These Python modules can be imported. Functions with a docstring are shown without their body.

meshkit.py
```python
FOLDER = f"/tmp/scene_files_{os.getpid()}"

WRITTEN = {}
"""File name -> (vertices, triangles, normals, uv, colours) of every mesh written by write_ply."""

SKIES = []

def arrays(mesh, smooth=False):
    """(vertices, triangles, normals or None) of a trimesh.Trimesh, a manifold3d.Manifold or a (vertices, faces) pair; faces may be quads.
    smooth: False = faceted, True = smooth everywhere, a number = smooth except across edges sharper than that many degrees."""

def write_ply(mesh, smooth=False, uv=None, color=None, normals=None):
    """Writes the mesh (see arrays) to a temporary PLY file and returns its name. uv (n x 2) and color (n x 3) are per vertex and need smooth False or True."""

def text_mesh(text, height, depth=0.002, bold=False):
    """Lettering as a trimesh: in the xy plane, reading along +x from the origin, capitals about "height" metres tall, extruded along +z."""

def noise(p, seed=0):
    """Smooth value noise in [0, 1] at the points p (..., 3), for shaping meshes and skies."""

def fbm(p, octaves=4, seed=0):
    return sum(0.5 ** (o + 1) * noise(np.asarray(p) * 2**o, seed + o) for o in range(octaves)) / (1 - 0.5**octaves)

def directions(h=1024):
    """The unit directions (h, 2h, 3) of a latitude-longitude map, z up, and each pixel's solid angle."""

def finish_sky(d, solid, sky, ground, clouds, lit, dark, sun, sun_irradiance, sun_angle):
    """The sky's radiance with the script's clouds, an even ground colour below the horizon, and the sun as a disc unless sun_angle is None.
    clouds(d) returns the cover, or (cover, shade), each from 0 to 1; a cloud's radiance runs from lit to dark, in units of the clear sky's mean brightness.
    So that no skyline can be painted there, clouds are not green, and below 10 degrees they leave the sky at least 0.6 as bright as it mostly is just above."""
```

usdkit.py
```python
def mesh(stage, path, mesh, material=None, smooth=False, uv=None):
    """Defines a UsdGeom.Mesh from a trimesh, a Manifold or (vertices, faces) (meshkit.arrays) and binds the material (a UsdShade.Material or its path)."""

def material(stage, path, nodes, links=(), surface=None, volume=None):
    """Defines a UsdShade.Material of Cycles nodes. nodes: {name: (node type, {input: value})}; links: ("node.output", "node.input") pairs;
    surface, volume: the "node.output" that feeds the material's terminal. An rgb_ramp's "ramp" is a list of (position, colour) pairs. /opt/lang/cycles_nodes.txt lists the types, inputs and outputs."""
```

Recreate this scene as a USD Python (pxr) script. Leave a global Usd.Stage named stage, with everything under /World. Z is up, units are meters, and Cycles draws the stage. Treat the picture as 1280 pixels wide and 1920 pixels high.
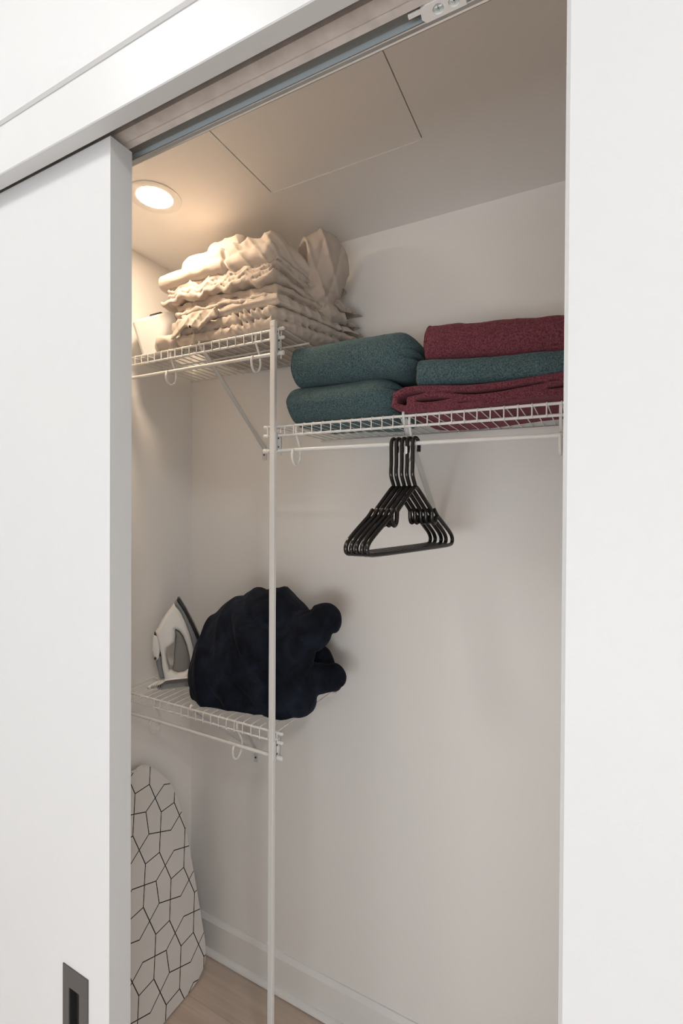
import math, random, numpy as np, trimesh, usdkit, meshkit
import manifold3d as m3
from pxr import Usd, UsdGeom, UsdLux, UsdShade, Sdf, Gf, Vt
from shapely.geometry import Polygon, LineString, box as sbox
from shapely.ops import unary_union
from scipy.interpolate import RectBivariateSpline, CubicSpline, splprep, splev

random.seed(7)
rng = np.random.default_rng(7)
stage = Usd.Stage.CreateInMemory()
UsdGeom.SetStageUpAxis(stage, 'Z')
UsdGeom.SetStageMetersPerUnit(stage, 1.0)
world = UsdGeom.Xform.Define(stage, '/World')
stage.SetDefaultPrim(world.GetPrim())
UsdGeom.Scope.Define(stage, '/World/Looks')
H = 1.607                                   # eye height above the floor

# ---------------------------------------------------------------- camera
yw, pt, rl = np.radians([27.1707, 0.4307, 0.2998])
Fv = np.array([-np.sin(yw) * np.cos(pt), np.cos(yw) * np.cos(pt), -np.sin(pt)])
R0 = np.array([np.cos(yw), np.sin(yw), 0]); U0 = np.cross(R0, Fv)
Rv = np.cos(rl) * R0 + np.sin(rl) * U0; Uv = np.cos(rl) * U0 - np.sin(rl) * R0
FPX, CX, CY = 888.66, 640.0, 950.53
cam = UsdGeom.Camera.Define(stage, '/World/camera')
cam.AddTransformOp().Set(Gf.Matrix4d(*Rv, 0, *Uv, 0, *(-Fv), 0, 0, 0, H, 1))
cam.CreateHorizontalApertureAttr(24.0); cam.CreateVerticalApertureAttr(36.0)
cam.CreateFocalLengthAttr(FPX / 1280 * 24.0)
cam.CreateVerticalApertureOffsetAttr((CY - 960) / 1280 * 24.0)
cam.CreateClippingRangeAttr(Gf.Vec2f(0.02, 100))
cam.CreateExposureAttr(0.1)

# ---------------------------------------------------------------- light
# daylight through the tall window of the room behind the camera
WIN = dict(x0=-1.5, x1=1.3, y=-1.95, z0=0.50, z1=1.25)
wl = UsdLux.RectLight.Define(stage, '/World/window_daylight')
wl.CreateWidthAttr(WIN['x1'] - WIN['x0']); wl.CreateHeightAttr(WIN['z1'] - WIN['z0'])
wl.CreateIntensityAttr(5.5); wl.CreateColorAttr(Gf.Vec3f(0.95, 0.98, 1.0))
# a RectLight shines along its -z axis: turn that to +y
wl.AddTransformOp().Set(Gf.Matrix4d(1, 0, 0, 0, 0, 0, 1, 0, 0, -1, 0, 0, (WIN['x0'] + WIN['x1']) / 2, WIN['y'] - 0.06, (WIN['z0'] + WIN['z1']) / 2, 1))
HALL_LAMP = 38.0                              # emission of the hall's ceiling lamp
CLOSET_LAMP = 150.0                           # emission of the closet's downlight
WARM = (1.0, 0.77, 0.55)

# ---------------------------------------------------------------- helpers
def mat(name, nodes, links=(), surface='p.BSDF'):
    return usdkit.material(stage, '/World/Looks/' + name, nodes, links, surface=surface)

def simple(name, col, rough=0.5, bump=None, metallic=0.0, spec=0.5, var=None, sheen=0.0, extra=None):
    """bump: (scale, strength, distance[, stretch]); var: (scale, amount)"""
    nodes = {'p': ('principled_bsdf', {'base_color': col, 'roughness': rough, 'metallic': metallic, 'specular_ior_level': spec, 'sheen_weight': sheen, **(extra or {})})}
    links = []
    if bump or var:
        nodes['g'] = ('texture_coordinate', {})
    if bump:
        nodes['mp'] = ('mapping', {'scale': bump[3] if len(bump) > 3 else (1, 1, 1)})
        nodes['n'] = ('noise_texture', {'scale': bump[0], 'detail': 4.0})
        nodes['b'] = ('bump', {'strength': bump[1], 'distance': bump[2]})
        links += [('g.object', 'mp.vector'), ('mp.vector', 'n.vector'), ('n.fac', 'b.height'), ('b.normal', 'p.normal')]
    if var:
        nodes['nv'] = ('noise_texture', {'scale': var[0], 'detail': 3.0})
        a, c = var[1], np.array(col)
        nodes['r'] = ('rgb_ramp', {'ramp': [(0.3, tuple(c * (1 - a))), (0.7, tuple(np.minimum(c * (1 + a), 1)))]})
        links += [('g.object', 'nv.vector'), ('nv.fac', 'r.fac'), ('r.color', 'p.base_color')]
    return mat(name, nodes, links)

_used = {}
def numbered(parent, name):
    k = (parent, name); n = _used.get(k, 0); _used[k] = n + 1
    return parent + '/' + (name if n == 0 else f'{name}_{n:03d}')

def setd(prim, label=None, cat=None, group=None, kind=None):
    for k, v in (('label', label), ('category', cat), ('group', group), ('kind', kind)):
        if v: prim.SetCustomDataByKey(k, v)
    return prim

def thing(name, label, cat, loc=(0, 0, 0), group=None, kind=None, rot=None):
    x = UsdGeom.Xform.Define(stage, numbered('/World', name))
    x.AddTranslateOp().Set(Gf.Vec3d(*map(float, loc)))
    if rot is not None: x.AddRotateXYZOp().Set(Gf.Vec3f(*map(float, rot)))
    return setd(x.GetPrim(), label, cat, group, kind)

def obj(name, mesh, material, parent=None, smooth=False, label=None, cat=None, group=None, kind=None, off=None):
    """off: subtract this so that world-space meshes sit under a thing placed at off"""
    if isinstance(mesh, (list,)): mesh = trimesh.util.concatenate(mesh)
    if off is not None:
        mesh = mesh.copy(); mesh.apply_translation(-np.array(off, float))
    pp = '/World' if parent is None else str(parent.GetPath())
    m = usdkit.mesh(stage, numbered(pp, name), mesh, material, smooth)
    return setd(m.GetPrim(), label, cat, group, kind)

def bx(x0, x1, y0, y1, z0, z1, bevel=0.0):
    if bevel <= 0:
        b = trimesh.creation.box((x1 - x0, y1 - y0, z1 - z0)); b.apply_translation(((x0 + x1) / 2, (y0 + y1) / 2, (z0 + z1) / 2)); return b
    pts = []
    for x in (x0, x1):
        for y in (y0, y1):
            for z in (z0, z1):
                sx, sy, sz = (bevel if x == x0 else -bevel), (bevel if y == y0 else -bevel), (bevel if z == z0 else -bevel)
                pts += [(x + sx, y + sy, z), (x + sx, y, z + sz), (x, y + sy, z + sz)]
    return trimesh.convex.convex_hull(np.array(pts))

def cyl(p0, p1, r, n=20, r1=None):
    return tube([p0, p1], r, n) if r1 is None else tube([p0, p1], [r, r1], n)

def tube(path, r, n=8, closed=False, sx=1.0):
    P = np.asarray(path, float); m = len(P)
    r = np.broadcast_to(np.asarray(r, float), (m,))
    T = np.roll(P, -1, 0) - np.roll(P, 1, 0) if closed else np.gradient(P, axis=0)
    T /= np.linalg.norm(T, axis=1)[:, None]
    up = np.array([0, 0, 1.0]) if abs(T[0][2]) < 0.9 else np.array([1.0, 0, 0])
    N = np.cross(T[0], up); N /= np.linalg.norm(N)
    Ns = []
    for i in range(m):
        N = N - T[i] * (N @ T[i]); N /= np.linalg.norm(N); Ns.append(N)
    Ns = np.array(Ns); B = np.cross(T, Ns)
    a = np.linspace(0, 2 * np.pi, n, endpoint=False)
    V = (P[:, None] + r[:, None, None] * (np.cos(a)[None, :, None] * Ns[:, None] * sx + np.sin(a)[None, :, None] * B[:, None])).reshape(-1, 3)
    F = []
    for i in range(m if closed else m - 1):
        for k in range(n):
            p, q = i * n + k, i * n + (k + 1) % n
            u, w = ((i + 1) % m) * n + k, ((i + 1) % m) * n + (k + 1) % n
            F += [(p, q, w), (p, w, u)]
    if not closed:
        V = np.vstack([V, P[0], P[-1]]); c0, c1 = m * n, m * n + 1
        for k in range(n):
            F += [(c0, (k + 1) % n, k), (c1, (m - 1) * n + k, (m - 1) * n + (k + 1) % n)]
    t = trimesh.Trimesh(V, np.array(F), process=False)
    if t.volume < 0: t.invert()
    return t

def smooth_path(pts, n=40, closed=False):
    P = np.asarray(pts, float)
    if closed: P = np.vstack([P, P[:1]])
    tck, _ = splprep(P.T, s=0, k=min(3, len(P) - 1), per=closed)
    u = np.linspace(0, 1, n, endpoint=not closed)
    return np.array(splev(u, tck)).T

def extrude(poly, h):
    g = getattr(poly, 'geoms', [poly])
    return trimesh.util.concatenate([trimesh.creation.extrude_polygon(p, h, engine='earcut') for p in g if p.area > 1e-10])

def frame(mesh, o, ex, ey, ez):
    M = np.eye(4); M[:3, 0], M[:3, 1], M[:3, 2], M[:3, 3] = ex, ey, ez, o
    m = mesh.copy(); m.apply_transform(M)
    if m.volume < 0: m.invert()
    return m

def profile_x(yz, x0, x1):
    """extrude a (y, z) outline along x"""
    m = extrude(Polygon(yz), x1 - x0)
    return frame(m, (x0, 0, 0), (0, 1, 0), (0, 0, 1), (1, 0, 0))

def sphere(c, r, sub=2):
    s = trimesh.creation.icosphere(subdivisions=sub); s.apply_scale(r); s.apply_translation(c); return s

def lathe(prof, n=48):
    return trimesh.creation.revolve(np.array(prof), sections=n)

def nets(val, org, h):
    """naive surface nets of a field (negative inside)"""
    s = val < 0
    nx, ny, nz = val.shape
    C = lambda i, j, k: (slice(i, nx - 1 + i), slice(j, ny - 1 + j), slice(k, nz - 1 + k))
    acc = np.zeros((nx - 1, ny - 1, nz - 1, 3)); cnt = np.zeros((nx - 1, ny - 1, nz - 1))
    for ax in range(3):
        o1, o2 = [a for a in range(3) if a != ax]
        for b in (0, 1):
            for c in (0, 1):
                p = [0, 0, 0]; p[o1], p[o2] = b, c; q = list(p); q[ax] = 1
                v0, v1 = val[C(*p)], val[C(*q)]
                cr = (v0 < 0) != (v1 < 0)
                t = np.where(cr, v0 / np.where(cr, v0 - v1, 1), 0)
                for a in range(3): acc[..., a] += np.where(cr, t if a == ax else p[a], 0)
                cnt += cr
    act = cnt > 0
    ids = -np.ones(act.shape, int); ids[act] = np.arange(act.sum())
    idx = np.argwhere(act)
    V = (idx + acc[act] / cnt[act][:, None]) * h + np.asarray(org)
    F = []
    for ax in range(3):
        o1, o2 = [(1, 2), (2, 0), (0, 1)][ax]
        n = [nx, ny, nz]
        a = [slice(0, n[0]), slice(0, n[1]), slice(0, n[2])]
        a[ax] = slice(0, n[ax] - 1); a[o1] = slice(1, n[o1] - 1); a[o2] = slice(1, n[o2] - 1)
        b = list(a); b[ax] = slice(1, n[ax])
        s0, s1 = s[tuple(a)], s[tuple(b)]
        for flip, msk in ((False, s0 & ~s1), (True, ~s0 & s1)):
            g = np.argwhere(msk)
            if not len(g): continue
            g[:, o1] += 1; g[:, o2] += 1
            def at(d1, d2):
                q = g.copy(); q[:, o1] += d1; q[:, o2] += d2
                return ids[q[:, 0], q[:, 1], q[:, 2]]
            A, B, Cc, D = at(-1, -1), at(0, -1), at(0, 0), at(-1, 0)
            quad = np.stack([A, B, Cc, D], 1)
            if flip: quad = quad[:, ::-1]
            F.append(quad)
    F = np.vstack(F)
    F = np.vstack([F[:, [0, 1, 2]], F[:, [0, 2, 3]]])
    return trimesh.Trimesh(V, F, process=False)

def soften(m, iterations=5):
    """Taubin smoothing"""
    from scipy.sparse import coo_matrix, diags
    V, F = np.array(m.vertices), m.faces
    e = np.vstack([F[:, [0, 1]], F[:, [1, 2]], F[:, [2, 0]]]); e = np.vstack([e, e[:, ::-1]])
    A = coo_matrix((np.ones(len(e)), (e[:, 0], e[:, 1])), shape=(len(V), len(V))).tocsr(); A.data[:] = 1
    W = diags(1 / np.maximum(np.asarray(A.sum(1)).ravel(), 1)) @ A
    for _ in range(iterations):
        for k in (0.5, -0.52): V = V + k * (W @ V - V)
    m.vertices = V

def grid(lo, hi, h):
    ax = [np.arange(lo[i], hi[i] + h, h) for i in range(3)]
    return np.stack(np.meshgrid(*ax, indexing='ij'), -1)

def smin(a, b, k):
    t = np.clip(0.5 + 0.5 * (b - a) / k, 0, 1)
    return b * (1 - t) + a * t - k * t * (1 - t)

def ell(P, c, r, rot=None):
    q = P - np.array(c)
    if rot is not None: q = q @ trimesh.transformations.euler_matrix(*np.radians(rot))[:3, :3]
    q = q / np.array(r); k = np.linalg.norm(q, axis=-1)
    return (k - 1) * min(r)

def rbox(P, lo, hi, r):
    c = (np.array(lo) + np.array(hi)) / 2; e = (np.array(hi) - np.array(lo)) / 2 - r
    q = np.abs(P - c) - e
    return np.linalg.norm(np.maximum(q, 0), axis=-1) + np.minimum(q.max(-1), 0) - r
def warp3(P, f, amp, seed):
    return np.stack([(meshkit.fbm(P * f + 7.7 * k, 2, seed + k) - 0.5) * 2 * amp[k] for k in range(3)], -1)

def fold(P, normal, wavelength, seed, warp=0.8, f=5.0, p=2.0, cover=0.55):
    """long creases in cloth: 1 on a crease, falling to 0 between; they wander and fade in and out"""
    n = np.array(normal, float); n /= np.linalg.norm(n)
    ph = np.pi * (P @ n) / wavelength + warp * (meshkit.fbm(P * f + 3.3, 2, seed) - 0.5) * 4
    m = np.clip((meshkit.noise(P * f * 1.3 + 9.1, seed + 50) - (1 - cover)) * 2.2 + 0.5, 0, 1)
    return (1 - np.abs(np.sin(ph))) ** p * m * m * (3 - 2 * m)

def ridge(p, seed=0):
    return 1 - np.abs(2 * meshkit.noise(p, seed) - 1)

def poly_sdf(P, poly):
    """signed distance of 2D points (n,2) to a polygon ring (negative inside)"""
    a = np.asarray(poly, float); b = np.roll(a, -1, 0)
    d = np.full(len(P), 1e9); ins = np.zeros(len(P), bool)
    for p, q in zip(a, b):
        e = q - p; w = P - p
        t = np.clip((w @ e) / (e @ e), 0, 1)
        d = np.minimum(d, np.linalg.norm(w - t[:, None] * e, axis=1))
        c = (p[1] > P[:, 1]) != (q[1] > P[:, 1])
        with np.errstate(divide='ignore', invalid='ignore'):
            xi = p[0] + (P[:, 1] - p[1]) * e[0] / e[1]
        ins ^= c & (P[:, 0] < xi)
    return np.where(ins, -d, d)

# ---------------------------------------------------------------- materials
M = {}
M['wall'] = simple('closet_paint', (0.92, 0.90, 0.875), 0.55, (260, 0.05, 0.002))
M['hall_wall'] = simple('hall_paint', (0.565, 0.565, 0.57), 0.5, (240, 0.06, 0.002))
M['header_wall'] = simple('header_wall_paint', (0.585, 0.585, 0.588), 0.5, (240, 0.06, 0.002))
M['shell'] = simple('hall_shell_paint', (0.88, 0.88, 0.875), 0.6)
M['ceiling'] = simple('ceiling_paint', (0.92, 0.90, 0.875), 0.7, (220, 0.06, 0.002))
M['trim'] = simple('trim_paint', (0.60, 0.60, 0.60), 0.35, (60, 0.03, 0.002, (0.3, 4, 4)))
M['baseboard'] = simple('baseboard_paint', (0.88, 0.87, 0.85), 0.4)
M['door'] = simple('door_paint', (0.585, 0.585, 0.588), 0.38, (90, 0.05, 0.002, (6, 6, 0.4)))
M['header'] = simple('header_plaster', (0.58, 0.53, 0.50), 0.6, (150, 0.12, 0.002), var=(40, 0.12))
M['aluminium'] = simple('brushed_aluminium', (0.62, 0.63, 0.63), 0.32, (400, 0.05, 0.001, (0.05, 4, 4)), metallic=1.0)
M['track_inside'] = simple('galvanised_channel', (0.46, 0.53, 0.57), 0.4, metallic=0.3)
M['black_gap'] = simple('dark_seal', (0.03, 0.03, 0.03), 0.8)
M['zinc'] = simple('zinc_screw', (0.75, 0.80, 0.80), 0.25, metallic=1.0)
M['wire'] = simple('white_vinyl_wire', (0.80, 0.79, 0.77), 0.35)
M['white_plastic'] = simple('white_plastic', (0.80, 0.79, 0.77), 0.3)
M['grey_steel'] = simple('painted_steel', (0.70, 0.70, 0.69), 0.4)
M['screw'] = simple('dark_screw', (0.12, 0.11, 0.10), 0.4, metallic=0.8)
M['black_plastic'] = simple('black_glossy_plastic', (0.012, 0.011, 0.011), 0.16)
M['pull'] = simple('dark_pull_metal', (0.085, 0.08, 0.08), 0.5, metallic=0.3)
M['pull_dark'] = simple('pull_recess', (0.01, 0.01, 0.01), 0.7)

def cloth(name, col, weave=900, wstr=0.25, var=(6, 0.05), rough=0.85, sheen=0.15):
    c = np.array(col)
    return mat(name, {
        'g': ('texture_coordinate', {}),
        'n': ('noise_texture', {'scale': weave, 'detail': 2.0}),
        'm1': ('mapping', {'scale': (1.0, 1.0, 0.15)}),
        'n2': ('noise_texture', {'scale': 260.0, 'detail': 3.0}),
        'mx': ('mix_float', {'fac': 0.5}),
        'b': ('bump', {'strength': wstr, 'distance': 0.002}),
        'nv': ('noise_texture', {'scale': var[0], 'detail': 3.0}),
        'r': ('rgb_ramp', {'ramp': [(0.3, tuple(c * (1 - var[1]))), (0.7, tuple(np.minimum(c * (1 + var[1]), 1)))]}),
        'p': ('principled_bsdf', {'roughness': rough, 'sheen_weight': sheen, 'specular_ior_level': 0.25})},
        [('g.object', 'n.vector'), ('g.object', 'm1.vector'), ('m1.vector', 'n2.vector'), ('n.fac', 'mx.a'), ('n2.fac', 'mx.b'), ('mx.result', 'b.height'), ('b.normal', 'p.normal'),
         ('g.object', 'nv.vector'), ('nv.fac', 'r.fac'), ('r.color', 'p.base_color')])

def terry(name, col, dark=0.45, light=1.5, scale=330.0, sheen=0.35):
    """loop pile: speckled colour and coarse bump"""
    c = np.array(col)
    return mat(name, {
        'g': ('texture_coordinate', {}),
        'n': ('noise_texture', {'scale': scale, 'detail': 2.0, 'roughness': 0.6}),
        'v': ('voronoi_texture', {'scale': scale * 1.3}),
        'r': ('rgb_ramp', {'ramp': [(0.32, tuple(c * dark)), (0.55, tuple(c)), (0.75, tuple(np.minimum(c * light, 1)))]}),
        'b1': ('bump', {'strength': 0.7, 'distance': 0.003}),
        'n2': ('noise_texture', {'scale': 45.0, 'detail': 3.0}),
        'b': ('bump', {'strength': 0.25, 'distance': 0.004}),
        'p': ('principled_bsdf', {'roughness': 0.95, 'sheen_weight': sheen, 'sheen_roughness': 0.5, 'sheen_tint': tuple(np.minimum(c * 3 + 0.1, 1)), 'specular_ior_level': 0.1})},
        [('g.object', 'n.vector'), ('g.object', 'v.vector'), ('g.object', 'n2.vector'), ('n.fac', 'r.fac'), ('r.color', 'p.base_color'), ('n2.fac', 'b.height'), ('b.normal', 'b1.normal'),
         ('n.fac', 'b1.height'), ('b1.normal', 'p.normal')])

M['linen'] = cloth('beige_linen', (0.55, 0.475, 0.41))
M['linen_b'] = cloth('beige_linen_b', (0.51, 0.435, 0.375))
M['linen_c'] = cloth('beige_linen_c', (0.58, 0.505, 0.435))
M['teal'] = terry('teal_terry', (0.088, 0.140, 0.150))
M['burgundy'] = terry('burgundy_terry', (0.185, 0.055, 0.072))
M['navy'] = mat('navy_plush', {
    'g': ('texture_coordinate', {}),
    'n': ('noise_texture', {'scale': 260.0, 'detail': 2.0}),
    'n2': ('noise_texture', {'scale': 14.0, 'detail': 3.0, 'distortion': 0.8}),
    'n3': ('noise_texture', {'scale': 55.0, 'detail': 3.0}),
    'r': ('rgb_ramp', {'ramp': [(0.34, (0.0060, 0.0070, 0.0105)), (0.52, (0.0100, 0.0128, 0.0215)), (0.70, (0.0155, 0.0205, 0.034))]}),
    'b1': ('bump', {'strength': 0.5, 'distance': 0.003}),
    'b': ('bump', {'strength': 0.5, 'distance': 0.006}),
    'p': ('principled_bsdf', {'roughness': 0.9, 'sheen_weight': 0.10, 'sheen_roughness': 0.4, 'sheen_tint': (0.3, 0.33, 0.42), 'specular_ior_level': 0.1})},
    [('g.object', 'n.vector'), ('g.object', 'n2.vector'), ('g.object', 'n3.vector'), ('n2.fac', 'r.fac'), ('r.color', 'p.base_color'), ('n3.fac', 'b.height'), ('b.normal', 'b1.normal'), ('n.fac', 'b1.height'), ('b1.normal', 'p.normal')])

def wood(name, tint):
    c0, c1 = np.array((0.50, 0.40, 0.33)) * tint, np.array((0.62, 0.51, 0.43)) * tint
    return mat(name, {
        'g': ('geometry', {}),
        'o': ('object_info', {}),
        'mp': ('mapping', {'scale': (1.2, 22.0, 22.0)}),
        'n': ('noise_texture', {'scale': 2.2, 'detail': 6.0, 'roughness': 0.6, 'distortion': 0.6}),
        'r': ('rgb_ramp', {'ramp': [(0.3, tuple(c0)), (0.7, tuple(c1))]}),
        'b': ('bump', {'strength': 0.08, 'distance': 0.002}),
        'p': ('principled_bsdf', {'roughness': 0.45})},
        [('g.position', 'mp.vector'), ('mp.vector', 'n.vector'), ('n.fac', 'r.fac'), ('r.color', 'p.base_color'), ('n.fac', 'b.height'), ('b.normal', 'p.normal')])
for i, t in enumerate((0.92, 1.0, 1.06)): M[f'wood{i}'] = wood(f'oak_plank_{i}', t)

# ---------------------------------------------------------------- the setting
XL, XR, YB, ZC = -1.2816, 0.42, 1.2962, 0.8 + H      # closet walls and ceiling
YF0, YF1 = 0.4062, 0.5017                            # front wall, hall side and closet side
JX = -0.0155                                         # right edge of the opening
ZH = 0.5025 + H                                      # underside of the header trim

def struct(name, mesh, material, label, smooth=False, parent=None, cat='structure'):
    return obj(name, mesh, material, parent, smooth, label, None, None, 'structure' if parent is None else None)

# floor of planks running along x, closet and hall
fl = thing('floor', 'greige oak plank floor of the closet and the hall before it', 'floor', kind='structure')
obj('subfloor', bx(-2.3, 1.45, -2.05, 1.40, -0.05, -0.012), M['wood1'], fl)
row, y = 0, YB + 0.03
while y > -1.95:
    w = 0.185; x = -2.25 - 0.9 * rng.random()
    while x < 1.40:
        L = 1.5
        a, b = max(x, -2.25), min(x + L, 1.44)
        if b - a > 0.02:
            obj('plank', bx(a + 0.0002, b - 0.0002, y - w + 0.0002, y - 0.0002, -0.012, 0.0, 0.0005), M[f'wood{rng.integers(3)}'], fl)
        x += L
    y -= w; row += 1

# closet walls
struct('wall_back', bx(XL - 0.1, XR + 0.1, YB, YB + 0.1, -0.05, ZC + 0.1), M['wall'], 'warm white back wall of the closet behind the shelves')
struct('wall_left', bx(XL - 0.1, XL, YF1 - 0.02, YB, -0.05, ZC + 0.1), M['wall'], 'warm white left wall of the closet under the downlight')
struct('wall_right', bx(XR, XR + 0.1, YF1 - 0.02, YB, -0.05, ZC + 0.1), M['wall'], 'warm white right wall of the closet hidden behind the white hall wall')
# the front wall: one solid with the opening cut out; its corners by the opening are rounded
OL = -1.36
def rounded_wall(x0, x1, z0, z1, r=0.003):
    return bx(x0, x1, YF0, YF1, z0, z1, r)
YM = 0.46
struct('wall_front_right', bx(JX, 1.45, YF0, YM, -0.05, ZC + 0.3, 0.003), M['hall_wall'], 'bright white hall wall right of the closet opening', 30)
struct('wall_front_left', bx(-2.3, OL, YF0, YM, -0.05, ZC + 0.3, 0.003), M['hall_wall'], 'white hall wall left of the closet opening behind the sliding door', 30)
struct('wall_inside_right', bx(JX + 0.0012, 1.45, YM, YF1, -0.05, ZC + 0.3), M['wall'], 'closet side of the white wall right of the opening')
struct('wall_inside_left', bx(-2.3, OL, YM, YF1, -0.05, ZC + 0.3), M['wall'], 'closet side of the white wall left of the opening')
ZT = 0.5755 + H
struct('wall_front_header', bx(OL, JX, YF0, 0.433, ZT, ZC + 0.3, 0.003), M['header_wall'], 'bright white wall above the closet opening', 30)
struct('wall_inside_header', bx(OL, JX, 0.433, YF1, H + 0.56, ZC + 0.3), M['wall'], 'closet side of the wall above the opening')
struct('trim_1', bx(OL, JX, 0.4104, 0.4324, ZH, ZT + 0.01, 0.0012), M['trim'], 'white header trim board across the top of the closet opening')
# ceiling with the access hatch cut out of it
HX0, HX1, HY0, HY1 = -0.726, -0.3226, 0.607, 1.0104
def rrect(x0, x1, y0, y1, r): return sbox(x0 + r, y0 + r, x1 - r, y1 - r).buffer(r, quad_segs=4)
g = 0.0025
cp = sbox(XL - 0.1, YF1 - 0.02, XR + 0.1, YB + 0.1).difference(rrect(HX0, HX1, HY0, HY1, 0.008))
cm = extrude(cp, 0.03); cm.apply_translation((0, 0, ZC))
struct('ceiling', [cm, bx(XL - 0.1, XR + 0.1, YF1 - 0.02, YB + 0.1, ZC + 0.03, ZC + 0.1)], M['ceiling'], 'warm white closet ceiling with a hatch and a downlight')
hp = thing('access_panel', 'square white access panel set into the closet ceiling', 'access panel', ((HX0 + HX1) / 2, (HY0 + HY1) / 2, ZC))
pan = rrect(HX0 + g, HX1 - g, HY0 + g, HY1 - 0.0006, 0.006)
pm = extrude(pan, 0.012); pm.apply_translation((0, 0, ZC + 0.0005))
obj('panel', pm, M['ceiling'], hp, off=((HX0 + HX1) / 2, (HY0 + HY1) / 2, ZC))
rim = rrect(HX0 - 0.001, HX1 + 0.001, HY0 - 0.001, HY1 + 0.003, 0.009).difference(rrect(HX0 + g, HX1 - g, HY0 + g, HY1 - 0.001, 0.006))
rm_ = extrude(rim.intersection(sbox(-9, HY1 - 0.006, 9, 9)), 0.002); rm_.apply_translation((0, 0, ZC - 0.0012))
obj('frame_lip', rm_, M['ceiling'], hp, off=((HX0 + HX1) / 2, (HY0 + HY1) / 2, ZC))
# hall shell
struct('hall_ceiling', bx(-2.3, 1.45, -2.05, YF0, 2.75, 2.85), M['shell'], 'white ceiling of the hall before the closet')
struct('hall_wall_left', bx(-2.4, -2.3, -2.05, YF1, -0.05, 2.85), M['shell'], 'white side wall of the hall beyond the sliding door')
struct('hall_wall_right', bx(1.45, 1.55, -2.05, YF1, -0.05, 2.85), M['shell'], 'white side wall of the hall beyond the bright wall')
w = WIN
struct('hall_wall_window', [bx(-2.3, w['x0'], w['y'] - 0.1, w['y'], -0.05, 2.85), bx(w['x1'], 1.45, w['y'] - 0.1, w['y'], -0.05, 2.85),
       bx(w['x0'], w['x1'], w['y'] - 0.1, w['y'], -0.05, w['z0']), bx(w['x0'], w['x1'], w['y'] - 0.1, w['y'], w['z1'], 2.85)], M['hall_wall'], 'white wall around the tall window opposite the closet')
# baseboards: bevelled board with a quarter round
zt = -1.4823 + H
def base_profile(y, s):          # s = direction into the room
    return [(y, 0), (y + s * 0.013, 0), (y + s * 0.013, zt - 0.0135), (y + s * 0.004, zt), (y, zt)]
def quarter(y, s, r=0.0145):
    a = np.linspace(0, np.pi / 2, 8)
    return [(y + s * 0.013, 0)] + [(y + s * (0.013 + r * np.cos(t)), 0.004 + r * np.sin(t)) for t in a] + [(y + s * 0.013, 0.004 + r)]
struct('baseboard_back', profile_x(base_profile(YB, -1), XL, XR), M['baseboard'], 'white bevelled baseboard along the closet back wall')
struct('trim_2', profile_x(quarter(YB, -1), XL, XR), M['baseboard'], 'white quarter round strip at the foot of the back baseboard', 40)
def profile_y(xz, y0, y1):
    m = extrude(Polygon(xz), y1 - y0)
    return frame(m, (0, y0, 0), (1, 0, 0), (0, 0, 1), (0, 1, 0))
struct('baseboard_left', profile_y(base_profile(XL, 1), YF1, YB), M['baseboard'], 'white bevelled baseboard along the closet left wall')
struct('trim_3', profile_y(quarter(XL, 1), YF1, YB), M['baseboard'], 'white quarter round strip at the foot of the left baseboard', 40)

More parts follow.
